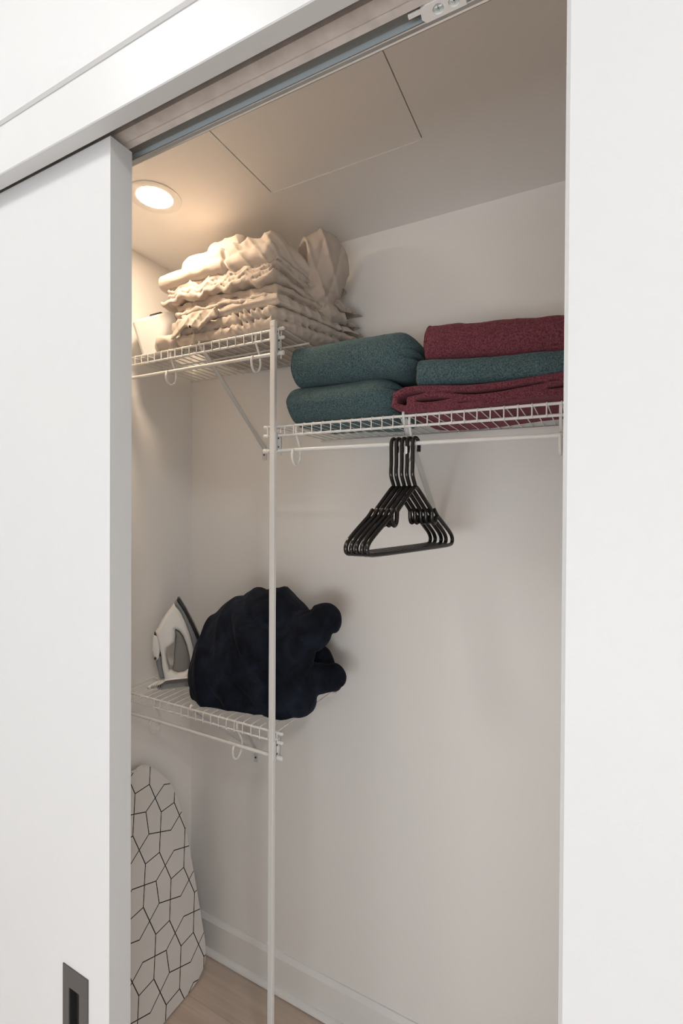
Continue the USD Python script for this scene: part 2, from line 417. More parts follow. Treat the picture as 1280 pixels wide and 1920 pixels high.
# hall ceiling lamp
for lx, ly, pw, lab in ((-0.90, -0.32, 1.0, 'round flush lamp on the hall ceiling before the sliding door'), (0.90, -0.75, 1.9, 'round flush lamp on the hall ceiling before the bright wall')):
    M['hall_glow'] = mat(f'hall_lamp_glow_{int(pw * 10)}', {'e': ('emission', {'color': (1.0, 0.99, 0.97), 'strength': HALL_LAMP * pw})}, surface='e.emission')
    hl = thing('hall_ceiling_lamp', lab, 'ceiling lamp', (lx, ly, 2.75))
    obj('rim', lathe([(0.0, 0.0), (0.17, 0.0), (0.175, -0.02), (0.165, -0.03), (0.0, -0.03)]), M['trim'], hl, 40)
    obj('diffuser', lathe([(0.0, -0.031), (0.16, -0.031), (0.14, -0.045), (0.0, -0.055)]), M['hall_glow'], hl, 40)

# ---------------------------------------------------------------- sliding door and its track
DX = -0.585
d = thing('door_1', 'white sliding closet door pushed to the left with a dark flush pull', 'door', (DX, 0.44, 0), kind='structure')
DY0, DY1, DZ = 0.4376, 0.4726, 0.5048 + H
hx0, hx1, hzt, hzb = -0.6875, -0.6245, 0, 0
# pull plate placed on the door face
def ray_at_y(px, py, Y):
    v = (px - CX) / FPX * Rv + (CY - py) / FPX * Uv + Fv
    v = v * Y / v[1]; return v + np.array([0, 0, H])
pa, pb = ray_at_y(119.5, 1804, DY0), ray_at_y(166, 1836, DY0)
qa, qb = ray_at_y(131, 1849, DY0), ray_at_y(150, 1862, DY0)
px0, px1, pzt = pa[0], pb[0], pa[2]
qx0, qx1, qzt = qa[0], qb[0], qa[2]
pzb, qzb = pzt - 0.155, qzt - 0.095
body = m3.Manifold.cube((1, 1, 1)).scale((0.82, DY1 - DY0, DZ - 0.012)).translate((DX - 0.82, DY0, 0.012))
cut = m3.Manifold.cube((1, 1, 1)).scale((qx1 - qx0 + 0.004, 0.014, qzt - qzb + 0.004)).translate((qx0 - 0.002, DY0 - 0.001, qzb - 0.002))
dm = body - cut
v_, f_, _ = meshkit.arrays(dm)
obj('door_panel', trimesh.Trimesh(v_, f_, process=False), M['door'], d, off=(DX, 0.44, 0))
plate = extrude(sbox(px0, pzb, px1, pzt).difference(sbox(qx0, qzb, qx1, qzt)), 0.002)
plate = frame(plate, (0, DY0 - 0.0016, 0), (1, 0, 0), (0, 0, 1), (0, 1, 0))
fp = obj('flush_pull', plate, M['pull'], d, off=(DX, 0.44, 0), label='dark grey metal flush pull plate')
tray = [bx(qx0, qx1, DY0 + 0.0105, DY0 + 0.012, qzb, qzt), bx(qx0 - 0.001, qx0 + 0.0005, DY0, DY0 + 0.012, qzb, qzt), bx(qx1 - 0.0005, qx1 + 0.001, DY0, DY0 + 0.012, qzb, qzt),
        bx(qx0, qx1, DY0, DY0 + 0.012, qzt - 0.0005, qzt + 0.001), bx(qx0, qx1, DY0, DY0 + 0.012, qzb - 0.001, qzb + 0.0005)]
obj('finger_recess', tray, M['pull_dark'], d, off=(DX, 0.44, 0), label='black sunken finger recess of the pull')

ZTk = 0.515 + H
tk = thing('sliding_door_track', 'aluminium sliding door track fixed under the header of the closet opening', 'door track', ((OL + JX) / 2, 0.475, ZTk + 0.045))
to = ((OL + JX) / 2, 0.475, ZTk + 0.045)
# plastered packer board in front of the channel (with the slot for the door between it and the trim)
obj('mounting_board', [profile_x([(0.4484, ZTk), (0.4654, ZTk), (0.4654, ZTk + 0.045), (0.4484, ZTk + 0.045)], OL, JX), profile_x([(0.4324, ZTk + 0.04), (0.4484, ZTk + 0.04), (0.4484, ZTk + 0.045), (0.4324, ZTk + 0.045)], OL, JX)], M['header'], tk, off=to)
obj('channel', [profile_x([(0.4658, ZTk + 0.001), (0.476, ZTk), (0.476, ZTk + 0.045), (0.4658, ZTk + 0.045)], OL, JX)], M['header'], tk, off=to)
obj('channel_bed', [profile_x([(0.476, ZTk + 0.0092), (0.494, ZTk + 0.0092), (0.494, ZTk + 0.045), (0.476, ZTk + 0.045)], OL, JX)], simple('track_bed_dark', (0.20, 0.195, 0.185), 0.5), tk, off=to)
obj('channel_wall', [profile_x([(0.494, ZTk + 0.0012), (0.4955, ZTk + 0.0012), (0.4955, ZTk + 0.0092), (0.494, ZTk + 0.0092)], OL, JX)], M['track_inside'], tk, off=to)
obj('outer_flange', [profile_x([(0.4938, ZTk), (0.4950, ZTk - 0.0006), (0.4995, ZTk - 0.0002), (0.5010, ZTk - 0.0012), (0.5022, ZTk - 0.0008), (0.5022, ZTk + 0.045), (0.4955, ZTk + 0.045), (0.4955, ZTk + 0.0012), (0.4938, ZTk + 0.0008)], OL, JX)], M['aluminium'], tk, off=to)
# stopper with two screws
sx0, sx1 = -0.157, -0.112
out = Polygon([(sx0, 0.4795), (sx0 + 0.006, 0.4765), (sx1, 0.4765), (sx1, 0.4945), (sx0 + 0.003, 0.4945), (sx0 - 0.001, 0.489)])
holes = [(sx0 + 0.0175, 0.4855), (sx0 + 0.034, 0.4855)]
from shapely.geometry import Point
sp = extrude(out.difference(unary_union([Point(h).buffer(0.0058, quad_segs=8) for h in holes])), 0.008); sp.apply_translation((0, 0, ZTk - 0.0015))
so = obj('stopper', [sp, bx(sx0 - 0.014, sx0, 0.4805, 0.4845, ZTk + 0.0005, ZTk + 0.003)], M['white_plastic'], tk, off=to, label='white plastic door stopper with two screws')
# ---------------------------------------------------------------- closet downlight
dl = thing('downlight', 'round recessed downlight glowing warm in the closet ceiling', 'ceiling light', (-1.0096, 0.8857, ZC))
M['glow'] = mat('downlight_glow', {'e': ('emission', {'color': WARM, 'strength': CLOSET_LAMP})}, surface='e.emission')
obj('trim_ring', lathe([(0.0455, -0.0015), (0.049, -0.0022), (0.064, -0.003), (0.0665, -0.0022), (0.067, 0.0), (0.0455, 0.0)]), M['white_plastic'], dl, 40)
obj('diffuser', lathe([(0.0, -0.0012), (0.0452, -0.0012), (0.0452, 0.0), (0.0, 0.0)]), M['glow'], dl)
for h in holes:
    s = trimesh.util.concatenate([cyl((h[0], h[1], ZTk + 0.0005), (h[0], h[1], ZTk + 0.004), 0.0056, 20), bx(h[0] - 0.004, h[0] + 0.004, h[1] - 0.0006, h[1] + 0.0006, ZTk - 0.0004, ZTk + 0.0006), bx(h[0] - 0.0006, h[0] + 0.0006, h[1] - 0.004, h[1] + 0.004, ZTk - 0.0004, ZTk + 0.0006)])
    obj('screw', s, M['zinc'], so, 30, off=to)

# ---------------------------------------------------------------- wire shelves
YR = 0.9939                                  # front rail
def wire_shelf(x0, x1, z, label, hooks, caps, name='wire_shelf', mid_x0=None):
    o = np.array([(x0 + x1) / 2, (YR + YB) / 2, z + H])
    t = thing(name, label, 'wire shelf', o)
    Z = z + H
    w, r = M['wire'], 0.0031
    P = dict(material=w, parent=t, off=o, smooth=40)
    zr = Z - 0.0042
    obj('front_rail', cyl((x0, YR, zr), (x1, YR, zr), r, 10), **P)
    obj('lip_rail', cyl((x0, YR - 0.0005, Z - 0.027), (x1, YR - 0.0005, Z - 0.027), r, 10), **P)
    for yy in (YR + 0.125, YB - 0.009):
        obj('rear_rail' if yy > 1.2 else 'middle_rail', cyl((x0 if yy > 1.2 or mid_x0 is None else mid_x0, yy, zr), (x1, yy, zr), 0.0028, 8), **P)
    n = int((x1 - x0 - 0.02) / 0.0254)
    xs = np.linspace(x0 + 0.012, x1 - 0.012, n)
    for x in xs:
        path = [(x, YB - 0.006, Z), (x, YR + 0.004, Z), (x, YR + 0.0003, Z - 0.0006), (x, YR - 0.0032, Z - 0.003), (x, YR - 0.0042, Z - 0.007), (x, YR - 0.0042, Z - 0.030)]
        obj('deck_wire', tube(path, 0.0014, 6), **P)
    rz, ry = Z - 0.0655, 0.9932
    obj('hanging_rod', cyl((x0, ry, rz), (x1, ry, rz), 0.0048, 14), **P, label='white hanging rod under the front edge')
    for x in hooks:
        pts = [(x, YR + 0.004, Z - 0.006), (x, YR + 0.005, Z - 0.028), (x, YR + 0.016, Z - 0.048), (x, ry + 0.024, rz), (x, ry + 0.024, rz - 0.018), (x, ry + 0.012, rz - 0.035), (x, ry - 0.001, rz - 0.037), (x, ry - 0.011, rz - 0.027), (x, ry - 0.0125, rz - 0.008), (x, ry - 0.0085, rz + 0.001)]
        obj('rod_hook', tube(smooth_path(pts, 36), 0.0030, 8), **P)
    for e, s in caps:
        for (yy, zz, rr) in ((YR, zr, 0.0046), (YR - 0.0005, Z - 0.027, 0.0046), (ry, rz, 0.0063)):
            obj('end_cap', tube([(e - s * 0.010, yy, zz), (e - s * 0.0098, yy, zz), (e + s * 0.001, yy, zz), (e + s * 0.0035, yy, zz)], [rr * 0.9, rr, rr, rr * 0.5], 12), M['white_plastic'], t, 40, off=o)
    return t
ZU, ZR, ZL = 0.4433, 0.1975, -0.5793
wire_shelf(XL + 0.004, -0.676, ZU, 'upper left white wire shelf carrying the beige bed linen', [-1.070, -0.765], [(-0.676, 1)], mid_x0=-1.235)
wire_shelf(-0.733, XR - 0.004, ZR, 'right-hand white wire shelf carrying the folded towels', [-0.640, -0.345, -0.0425], [(-0.733, -1)])
wire_shelf(XL + 0.004, -0.676, ZL, 'lower left white wire shelf carrying the iron and navy blanket', [-1.132, -0.822], [(-0.676, 1)])

def brace(x, z, label):
    Z = z + H; o = (x, YB, Z - 0.277)
    t = thing('shelf_brace', label, 'shelf bracket', o)
    a, b = np.array([x, YR + 0.004, Z - 0.010]), np.array([x, YB - 0.004, Z - 0.262])
    dirv = (b - a) / np.linalg.norm(b - a); nrm = np.cross(dirv, (1, 0, 0))
    L = np.linalg.norm(b - a)
    prof = Polygon([(-0.0075, 0), (-0.0065, -0.003), (0.0065, -0.003), (0.0075, 0), (0.0062, 0), (0.0055, -0.0018), (-0.0055, -0.0018), (-0.0062, 0)])
    m = frame(extrude(prof, L), a, (1, 0, 0), nrm, dirv)
    obj('strut', m, M['grey_steel'], t, off=o)
    hook = tube(smooth_path([a + (0, 0.002, -0.002), a + (0, -0.004, 0.004), a + (0, -0.006, 0.010), a + (0, 0.0, 0.016)], 10), 0.003, 8)
    obj('rail_clip', hook, M['white_plastic'], t, 40, off=o)
    obj('foot_plate', bx(x - 0.0085, x + 0.0085, YB - 0.0035, YB - 0.0003, Z - 0.30, Z - 0.256, 0.001), M['grey_steel'], t, off=o)
    obj('screw', cyl((x, YB - 0.0052, Z - 0.283), (x, YB - 0.003, Z - 0.283), 0.0032, 14), M['screw'], t, off=o)
brace(-0.955, ZU, 'diagonal steel brace under the upper left wire shelf')
brace(-0.358, ZR, 'diagonal steel brace behind the black hangers under the towel shelf')
brace(-0.985, ZL, 'diagonal steel brace under the lower wire shelf')

# post
PX0, PX1, PY0, PY1 = -0.7048, -0.6905, 0.9755, 0.9873
pz = 0.452 + H
o = ((PX0 + PX1) / 2, (PY0 + PY1) / 2, 0)
t = thing('shelf_post', 'slim white upright post joining the three wire shelves', 'post', o)
obj('post', bx(PX0, PX1, PY0, PY1, 0, pz, 0.0012), M['wire'], t, off=o)
obj('top_cap', bx(PX0 - 0.0008, PX1 + 0.0008, PY0 - 0.0008, PY1 + 0.0008, pz - 0.012, pz + 0.005, 0.002), M['white_plastic'], t, off=o)
for z in (ZU, ZR, ZL):
    Z = z + H
    cl = [bx(PX1, PX1 + 0.0015, PY0 + 0.002, YR + 0.012, Z - 0.066, Z - 0.020), bx(PX1 - 0.002, PX1 + 0.0015, YR + 0.0105, YR + 0.012, Z - 0.076, Z - 0.006), bx(PX0 + 0.001, PX1 + 0.0015, PY1 - 0.0005, PY1 + 0.001, Z - 0.07, Z - 0.016)]
    obj('shelf_clip', cl, M['white_plastic'], t, off=o)
    for dz in (-0.034, -0.056):
        obj('clip_screw', cyl((PX1 + 0.001, PY1 + 0.004, Z + dz), (PX1 + 0.0028, PY1 + 0.004, Z + dz), 0.0022, 10), M['screw'], t, off=o)

# ---------------------------------------------------------------- folded cloth
def slab(w, d, h, n=2.4, bulge=1.0, corner=0.03, ns=360, nt=120, folds=(), dome=0.0, wr=(), seed=0, foot=None, sidelean=0.0):
    """A folded cloth as a closed surface centred on the origin, bottom at z = 0, w along x, d along y.
    folds: (height fraction, depth, width, sides) grooves round the side; sides is a string of 'f' front (-y), 'r' right, 'b' back, 'l' left.
    wr: (amplitude, (fx, fy, fz), mode) noise displacements."""
    e = h / 2 * bulge
    hw, hd = w / 2, d / 2
    corner = max(corner, e * 1.02)
    # footprint by angle-like parameter: straight and corner pieces
    def ring(inset):
        r = max(corner - inset, 1e-4); a, b = hw - inset - r, hd - inset - r
        segs = [(a, -b, -np.pi / 2, 'c'), ]
        return a, b, r
    per = 2 * (2 * (hw - corner) + 2 * (hd - corner)) / 2 + 2 * np.pi * corner
    s = np.linspace(0, 1, ns, endpoint=False) * per
    # piecewise: start at front-left going +x along the front
    lens = [2 * (hw - corner), np.pi / 2 * corner, 2 * (hd - corner), np.pi / 2 * corner] * 2
    cum = np.concatenate([[0], np.cumsum(lens)])
    k = np.clip(np.searchsorted(cum, s, 'right') - 1, 0, 7); u = (s - cum[k]) / np.maximum(np.array(lens)[k], 1e-9)
    side_ang = np.where(k % 2 == 0, (k // 2) * np.pi / 2, (k // 2 + u) * np.pi / 2) - np.pi / 2      # outward normal angle
    nx, ny = np.cos(side_ang), np.sin(side_ang)
    cxs = np.select([k == 0, k == 1, k == 2, k == 3, k == 4, k == 5, k == 6, k == 7], [2 * u - 1, 1, 1, 1, 1 - 2 * u, -1, -1, -1])
    cys = np.select([k == 0, k == 1, k == 2, k == 3, k == 4, k == 5, k == 6, k == 7], [-1, -1, 2 * u - 1, 1, 1, 1, 1 - 2 * u, -1])
    nf, nsd = nt // 4, nt // 2
    phi = np.linspace(-np.pi / 2, np.pi / 2, nsd)
    ins = e * (1 - np.abs(np.cos(phi)) ** (2 / n)); zz = h / 2 + h / 2 * np.sign(np.sin(phi)) * np.abs(np.sin(phi)) ** (2 / n)
    rows = []
    masks = {'f': np.clip(-ny, 0, 1) ** 2, 'b': np.clip(ny, 0, 1) ** 2, 'r': np.clip(nx, 0, 1) ** 2, 'l': np.clip(-nx, 0, 1) ** 2}
    ang = side_ang
    for kk in np.linspace(0.02, 1, nf, endpoint=False): rows.append(('b', kk))
    for i in range(nsd): rows.append(('s', i))
    for kk in np.linspace(1, 0.02, nf + 1)[1:]: rows.append(('t', kk))
    V = []
    for kind, q in rows:
        i = q if kind == 's' else (0 if kind == 'b' else nsd - 1)
        inset = np.full(ns, ins[i]); z = np.full(ns, zz[i])
        if kind == 's':
            for fi, (zf, dep, wid, sides) in enumerate(folds):
                m = np.minimum(1, sum(masks[c] for c in sides))
                pp = np.stack([s * 9.0, np.full(ns, fi * 7.3), np.full(ns, seed * 3.1)], -1)
                zk = h * zf + h * 0.16 * (meshkit.fbm(pp, 2, seed) - 0.5) * 2 * min(1, 8 * zf * (1 - zf))
                amp = dep * m * (0.55 + 0.9 * meshkit.noise(pp * 0.7 + 5, seed + 1))
                inset = inset + amp * np.exp(-((z - zk) / wid) ** 2)
                inset = inset - amp * 0.25 * np.exp(-((z - zk) / (wid * 3)) ** 2)
        r = np.maximum(corner - inset, 1e-4)
        x = cxs * (hw - corner) + nx * r; y = cys * (hd - corner) + ny * r
        kk = 1.0 if kind == 's' else q
        if kind == 't': z = z + dome * (1 - kk ** 2)
        V.append(np.stack([x * kk, y * kk, z], -1))
    nr = len(V); V = np.vstack(V)
    F = []
    idx = np.arange(nr * ns).reshape(nr, ns); j = np.roll(idx, -1, 1)
    A, B, C, D = idx[:-1], j[:-1], j[1:], idx[1:]
    F = np.concatenate([np.stack([A, B, C], -1).reshape(-1, 3), np.stack([A, C, D], -1).reshape(-1, 3)])
    c0, c1 = len(V), len(V) + 1
    V = np.vstack([V, V[:ns].mean(0), V[-ns:].mean(0)])
    ib, it = idx[0], idx[-1]
    F = np.vstack([F, np.stack([np.full(ns, c0), np.roll(ib, -1), ib], -1), np.stack([np.full(ns, c1), it, np.roll(it, -1)], -1)])
    msh = trimesh.Trimesh(V, F, process=False)
    if msh.volume < 0: msh.invert()
    for wi, (amp, fr, mode) in enumerate(wr):
        nrm = msh.vertex_normals; p = msh.vertices * np.array(fr) + seed * 11.7 + wi * 5.1
        if mode == 'ridge':
            q = p + 0.9 * (np.stack([meshkit.fbm(p * 0.5 + a * 9, 2, seed + a) for a in range(3)], -1) - 0.5) * 2
            nval = ridge(q, seed + wi) ** 2.2 - 0.4
        else:
            nval = (meshkit.fbm(p, 3, seed + wi) - 0.5) * 2
        msh.vertices = msh.vertices + nrm * (amp * nval)[:, None]
    return msh

def place(m, loc, rz=0.0, rx=0.0, ry=0.0):
    m = m.copy()
    R = trimesh.transformations.euler_matrix(math.radians(rx), math.radians(ry), math.radians(rz))
    m.apply_transform(R); m.apply_translation(loc); return m

# towels -----------------------------------------------------------------
def towel(label, material, x0, x1, y0, y1, zb, h, group, ry=0.0, **kw):
    o = ((x0 + x1) / 2, (y0 + y1) / 2, zb + H)
    t = thing('towel', label, 'towel', o, group)
    m = slab(x1 - x0, y1 - y0, h, ns=300, nt=110, **kw)
    obj('folded_cloth', place(m, (0, 0, 0), ry=ry), M[material], t, True)
    return t
TW = [(0.006, (9, 9, 12), 'fbm'), (0.0012, (60, 60, 60), 'fbm')]
zd = ZR + 0.0016
towel('folded teal towel at the bottom of the left towel pile', 'teal', -0.733, -0.372, 0.990, 1.285, zd, 0.099, None, n=1.65, bulge=1.35, corner=0.07, folds=[(0.45, 0.014, 0.004, 'r'), (0.22, 0.014, 0.004, 'r'), (0.7, 0.014, 0.004, 'r')], wr=TW, seed=3)
towel('folded teal towel on top of the left towel pile', 'teal', -0.708, -0.338, 0.993, 1.27, zd + 0.097, 0.099, None, n=2.05, bulge=1.05, corner=0.055, folds=[(0.55, 0.012, 0.004, 'r'), (0.3, 0.012, 0.004, 'r')], wr=TW, seed=5)
def folded_over():
    """the lowest burgundy towel: sheets turned over at the left end, their long edges facing the front"""
    h = 0.0026; lo, hi = (-0.41, 0.965, -0.008), (0.12, 1.30, 0.075)
    P = grid(lo, hi, h)
    Q = P + warp3(P * (1, 0.5, 1), 4, (0.003, 0.006, 0.002), 91)
    xz = np.stack([Q[..., 0], Q[..., 2]], -1)
    def band(pts, t):
        pts = smooth_path(np.array(pts, float), 40); d = np.full(xz.shape[:-1], 9.0)
        for p, q in zip(pts[:-1], pts[1:]):
            e = q - p; w_ = xz - p; k = np.clip((w_ @ e) / (e @ e), 0, 1)
            d = np.minimum(d, np.linalg.norm(w_ - k[..., None] * e, axis=-1))
        return d - t
    d = band([(0.11, 0.0065), (-0.20, 0.0070), (-0.345, 0.009), (-0.378, 0.022), (-0.372, 0.042), (-0.345, 0.0495), (-0.22, 0.041), (-0.10, 0.043), (0.11, 0.046)], 0.0068)
    d = np.minimum(d, band([(0.11, 0.021), (-0.10, 0.019), (-0.25, 0.0175), (-0.335, 0.0185), (-0.351, 0.0245), (-0.335, 0.030), (-0.22, 0.0235), (-0.10, 0.027), (0.11, 0.031)], 0.0056))
    y0 = 0.985 + 0.012 * (Q[..., 0] + 0.37)
    ins = np.clip(-d, 0, 0.006)
    dy = np.maximum(y0 - Q[..., 1], Q[..., 1] - 1.28)
    r = 0.004
    a_, b_ = d + r, dy + r
    dd = np.minimum(np.maximum(a_, b_), 0) + np.hypot(np.maximum(a_, 0), np.maximum(b_, 0)) - r
    dd = dd + 0.0012 * (meshkit.fbm(P * 70, 2, 8) - 0.5)
    m = nets(dd, lo, h); soften(m, iterations=3)
    return m
t = thing('towel', 'folded burgundy towel with layered front edges at the bottom of the right pile', 'towel', (-0.13, 1.13, zd + H))
obj('folded_cloth', folded_over(), M['burgundy'], t, True, off=(-0.13, 1.13, 0))
towel('folded teal towel between two burgundy ones in the right towel pile', 'teal', -0.366, 0.13, 0.996, 1.27, zd + 0.0490, 0.0545, None, n=2.4, bulge=0.9, corner=0.035, ry=3.4, wr=TW, seed=11)
towel('folded burgundy towel on top of the right towel pile', 'burgundy', -0.362, 0.13, 0.998, 1.26, zd + 0.0985, 0.080, None, n=2.5, bulge=0.9, corner=0.045, ry=5.0, wr=[(0.007, (9, 9, 9), 'fbm'), TW[1]], seed=14)

# bed linen -----------------------------------------------------------------
def stack_space(P):
    """unbends the stack: the sheets sag towards the wall and splay out to the right at the back"""
    Q = P.copy()
    t = np.clip((P[..., 1] - 1.0) / 0.28, 0, 1)
    kx = np.clip((P[..., 0] + 1.05) / 0.35, 0, 1.3)
    Q[..., 0] = P[..., 0] - 0.10 * t * kx
    Q[..., 2] = ZU + (P[..., 2] - ZU) / (1 - (0.18 + 0.22 * kx) * t)
    return Q
def sheet_mesh(layers, seed, h=0.0033, wave=0.007, wr=0.004, extra=None, freq=1.0, pad=0.02, ribs=0.0, sway=0.0, where=None,
               creases=(((0.9, 0.2, 0.35), 0.040, 0.006), ((0.6, 0.3, -0.7), 0.024, 0.0035), ((0.2, 0.9, 0.4), 0.022, 0.0035))):
    """layers: (x0, x1, y0, y1, z0, z1, roundness) boxes in the unbent stack, joined with creases between them"""
    L = np.array([l[:6] for l in layers])
    lo = (L[:, 0].min() - pad, L[:, 2].min() - pad, L[:, 4].min() - pad)
    hi = (L[:, 1].max() + pad + 0.10, 1.296, L[:, 5].max() + pad)
    P = grid(lo, hi, h)
    Q = stack_space(P)
    Q = Q + warp3(P * (1, 0.8, 0.9), 7.0 * freq, (0.012, 0.010, wave), seed) + warp3(P, 19.0 * freq, (0.004, 0.005, wave * 0.45), seed + 9)
    Q[..., 2] += sway * (np.sin(P[..., 0] * 2 * np.pi / 0.105 + seed) + 0.6 * np.sin(P[..., 0] * 2 * np.pi / 0.047 + 2 * seed + P[..., 2] * 40)) * np.clip((1.14 - P[..., 1]) / 0.14, 0, 1)
    d = None
    for x0, x1, y0, y1, z0, z1, r in layers:
        r = min(r, (z1 - z0) / 2 * 0.98)
        e = rbox(Q, (x0, y0, z0), (x1, y1, z1), r)
        d = e if d is None else np.minimum(d, e)
    if extra is not None: d = extra(P, Q, d)
    # creases: across the front, and falling away diagonally towards the back
    for i_, (nn, wl_, am) in enumerate(creases):
        if where is not None: am = am * where(P)
        d = d - am * (fold(P, nn, wl_, seed + 3 * i_) - 0.15) + 0.5 * am * (fold(P + 0.01, nn, wl_ * 1.25, seed + 3 * i_ + 1, p=3.0) - 0.12)
    d = d - wr * 0.6 * (meshkit.fbm(P * 30 + 5, 2, seed + 8) - 0.5)
    if ribs: d = d + ribs * np.sin(P[..., 0] * 2 * np.pi / 0.011 + 6 * meshkit.fbm(P * 12, 2, seed))
    d = np.maximum(d, np.maximum(ZU + 0.0018 - P[..., 2], P[..., 1] - 1.288))
    m = nets(d, lo, h)
    m = max(m.split(only_watertight=False), key=lambda q: len(q.faces))
    soften(m, iterations=3)
    return m
def linen(label, material, m, name='bed_sheet', part='folded_cloth'):
    o = m.bounds.mean(0); o[2] = m.bounds[0][2]
    t = thing(name, label, 'bed linen', (o[0], o[1], o[2] + H))
    obj(part, m, M[material], t, True, off=o)
    return t
def bundle(n, x0, x1, y0, y1, z0, z1, seed, jit=0.010, rnd=0.5):
    r_ = np.random.default_rng(seed); zs = np.linspace(z0, z1, n + 1); zs[1:-1] += (r_.random(n - 1) - 0.5) * 0.3 * (z1 - z0) / n
    return [(x0 + r_.random() * jit * 2, x1 - r_.random() * jit, y0 + r_.random() * jit, y1, zs[i], zs[i + 1] + 0.0008, rnd * (zs[i + 1] - zs[i])) for i in range(n)]
def ruffle(P, Q, d):
    g_ = np.exp(-((P[..., 0] + 0.80) / 0.055) ** 2) * np.clip((1.06 - P[..., 1]) / 0.05, 0, 1) * np.clip((P[..., 2] - ZU - 0.01) / 0.02, 0, 1)
    return d + 0.0075 * g_ * np.sin((P[..., 0] + 0.45 * (P[..., 2] - ZU)) * 2 * np.pi / 0.020 + 3 * meshkit.fbm(P * 15, 2, 3))
def flap(P, Q, d):
    d = ruffle(P, Q, d)
    u = P - np.array((-0.975, 0.984, ZU + 0.067)); sl = 0.16 * (u[..., 0] + 0.02) 
    zz = u[..., 2] - sl + 0.010 * np.sin(u[..., 0] * 55) * np.clip(-u[..., 2] * 60, 0, 1)
    yy = u[..., 1] - 0.004 + 0.12 * np.clip(0.012 - zz, -0.1, 0.1) + 0.003 * np.sin(u[..., 0] * 48 + 1)
    f = rbox(np.stack([u[..., 0], yy, zz], -1), (-0.080, -0.005, -0.030), (0.085, 0.005, 0.014), 0.003)
    return np.minimum(d, f)
z_ = ZU
linen('crumpled beige sheet at the bottom of the linen stack with its corner turned back', 'linen', sheet_mesh([(-1.05, -0.705, 0.992, 1.27, z_, z_ + 0.034, 0.016), (-1.04, -0.70, 0.994, 1.27, z_ + 0.033, z_ + 0.064, 0.015)], 21, wave=0.005, wr=0.005, extra=flap))
linen('thin flat folded beige sheet second from the bottom of the linen stack', 'linen_c', sheet_mesh(bundle(3, -1.045, -0.695, 0.996, 1.27, z_ + 0.064, z_ + 0.090, 23, 0.012, 0.3), 23, wave=0.003, wr=0.0015, creases=(((0.9, 0.2, 0.3), 0.05, 0.002), ((0.2, 0.9, 0.4), 0.03, 0.003))))
linen('ribbed pinkish beige sheet in the lower middle of the linen stack', 'linen_b', sheet_mesh(bundle(3, -1.06, -0.70, 0.996, 1.27, z_ + 0.088, z_ + 0.128, 25, 0.014, 0.4), 25, wave=0.004, wr=0.002, ribs=0.0005, sway=0.0015, creases=(((0.9, 0.2, 0.3), 0.035, 0.003), ((0.3, 0.9, 0.4), 0.03, 0.004))))
linen('crinkled pinkish beige sheet with wavy edges under the puffy duvet cover', 'linen_b', sheet_mesh(bundle(4, -1.115, -0.705, 0.985, 1.27, z_ + 0.125, z_ + 0.19, 28, 0.018, 0.45), 28, wave=0.009, wr=0.004, ribs=0.0006, sway=0.0055, creases=(((0.9, 0.2, 0.35), 0.060, 0.0042), ((0.5, 0.3, -0.8), 0.030, 0.0025), ((0.2, 0.9, 0.4), 0.022, 0.0042))))
def crease(P, Q, d):
    return d + 0.010 * np.exp(-((P[..., 0] + 0.875 + 0.25 * (P[..., 2] - ZU - 0.22)) / 0.006) ** 2)
linen('puffy pale beige duvet cover folded on top of the linen stack', 'linen_c', sheet_mesh([(-1.125, -0.705, 0.990, 1.26, z_ + 0.182, z_ + 0.228, 0.022), (-1.05, -0.70, 1.0, 1.26, z_ + 0.20, z_ + 0.268, 0.033)], 31, wave=0.008, wr=0.005, extra=crease, where=lambda P: np.clip((P[..., 0] + 0.93) / 0.09, 0.22, 1), creases=(((0.75, 0.1, 0.65), 0.044, 0.0062), ((0.95, 0.3, -0.2), 0.065, 0.0045), ((0.3, 0.6, 0.7), 0.03, 0.003))))
linen('loose beige pillowcase rising behind the puffy duvet cover', 'linen_c', sheet_mesh([(-1.00, -0.84, 1.035, 1.20, z_ + 0.245, z_ + 0.335, 0.04)], 35, wave=0.006, wr=0.004, creases=(((0.3, 0.2, 0.9), 0.05, 0.005), ((0.9, 0.3, 0.3), 0.04, 0.004))), name='pillowcase', part='rumpled_cloth')
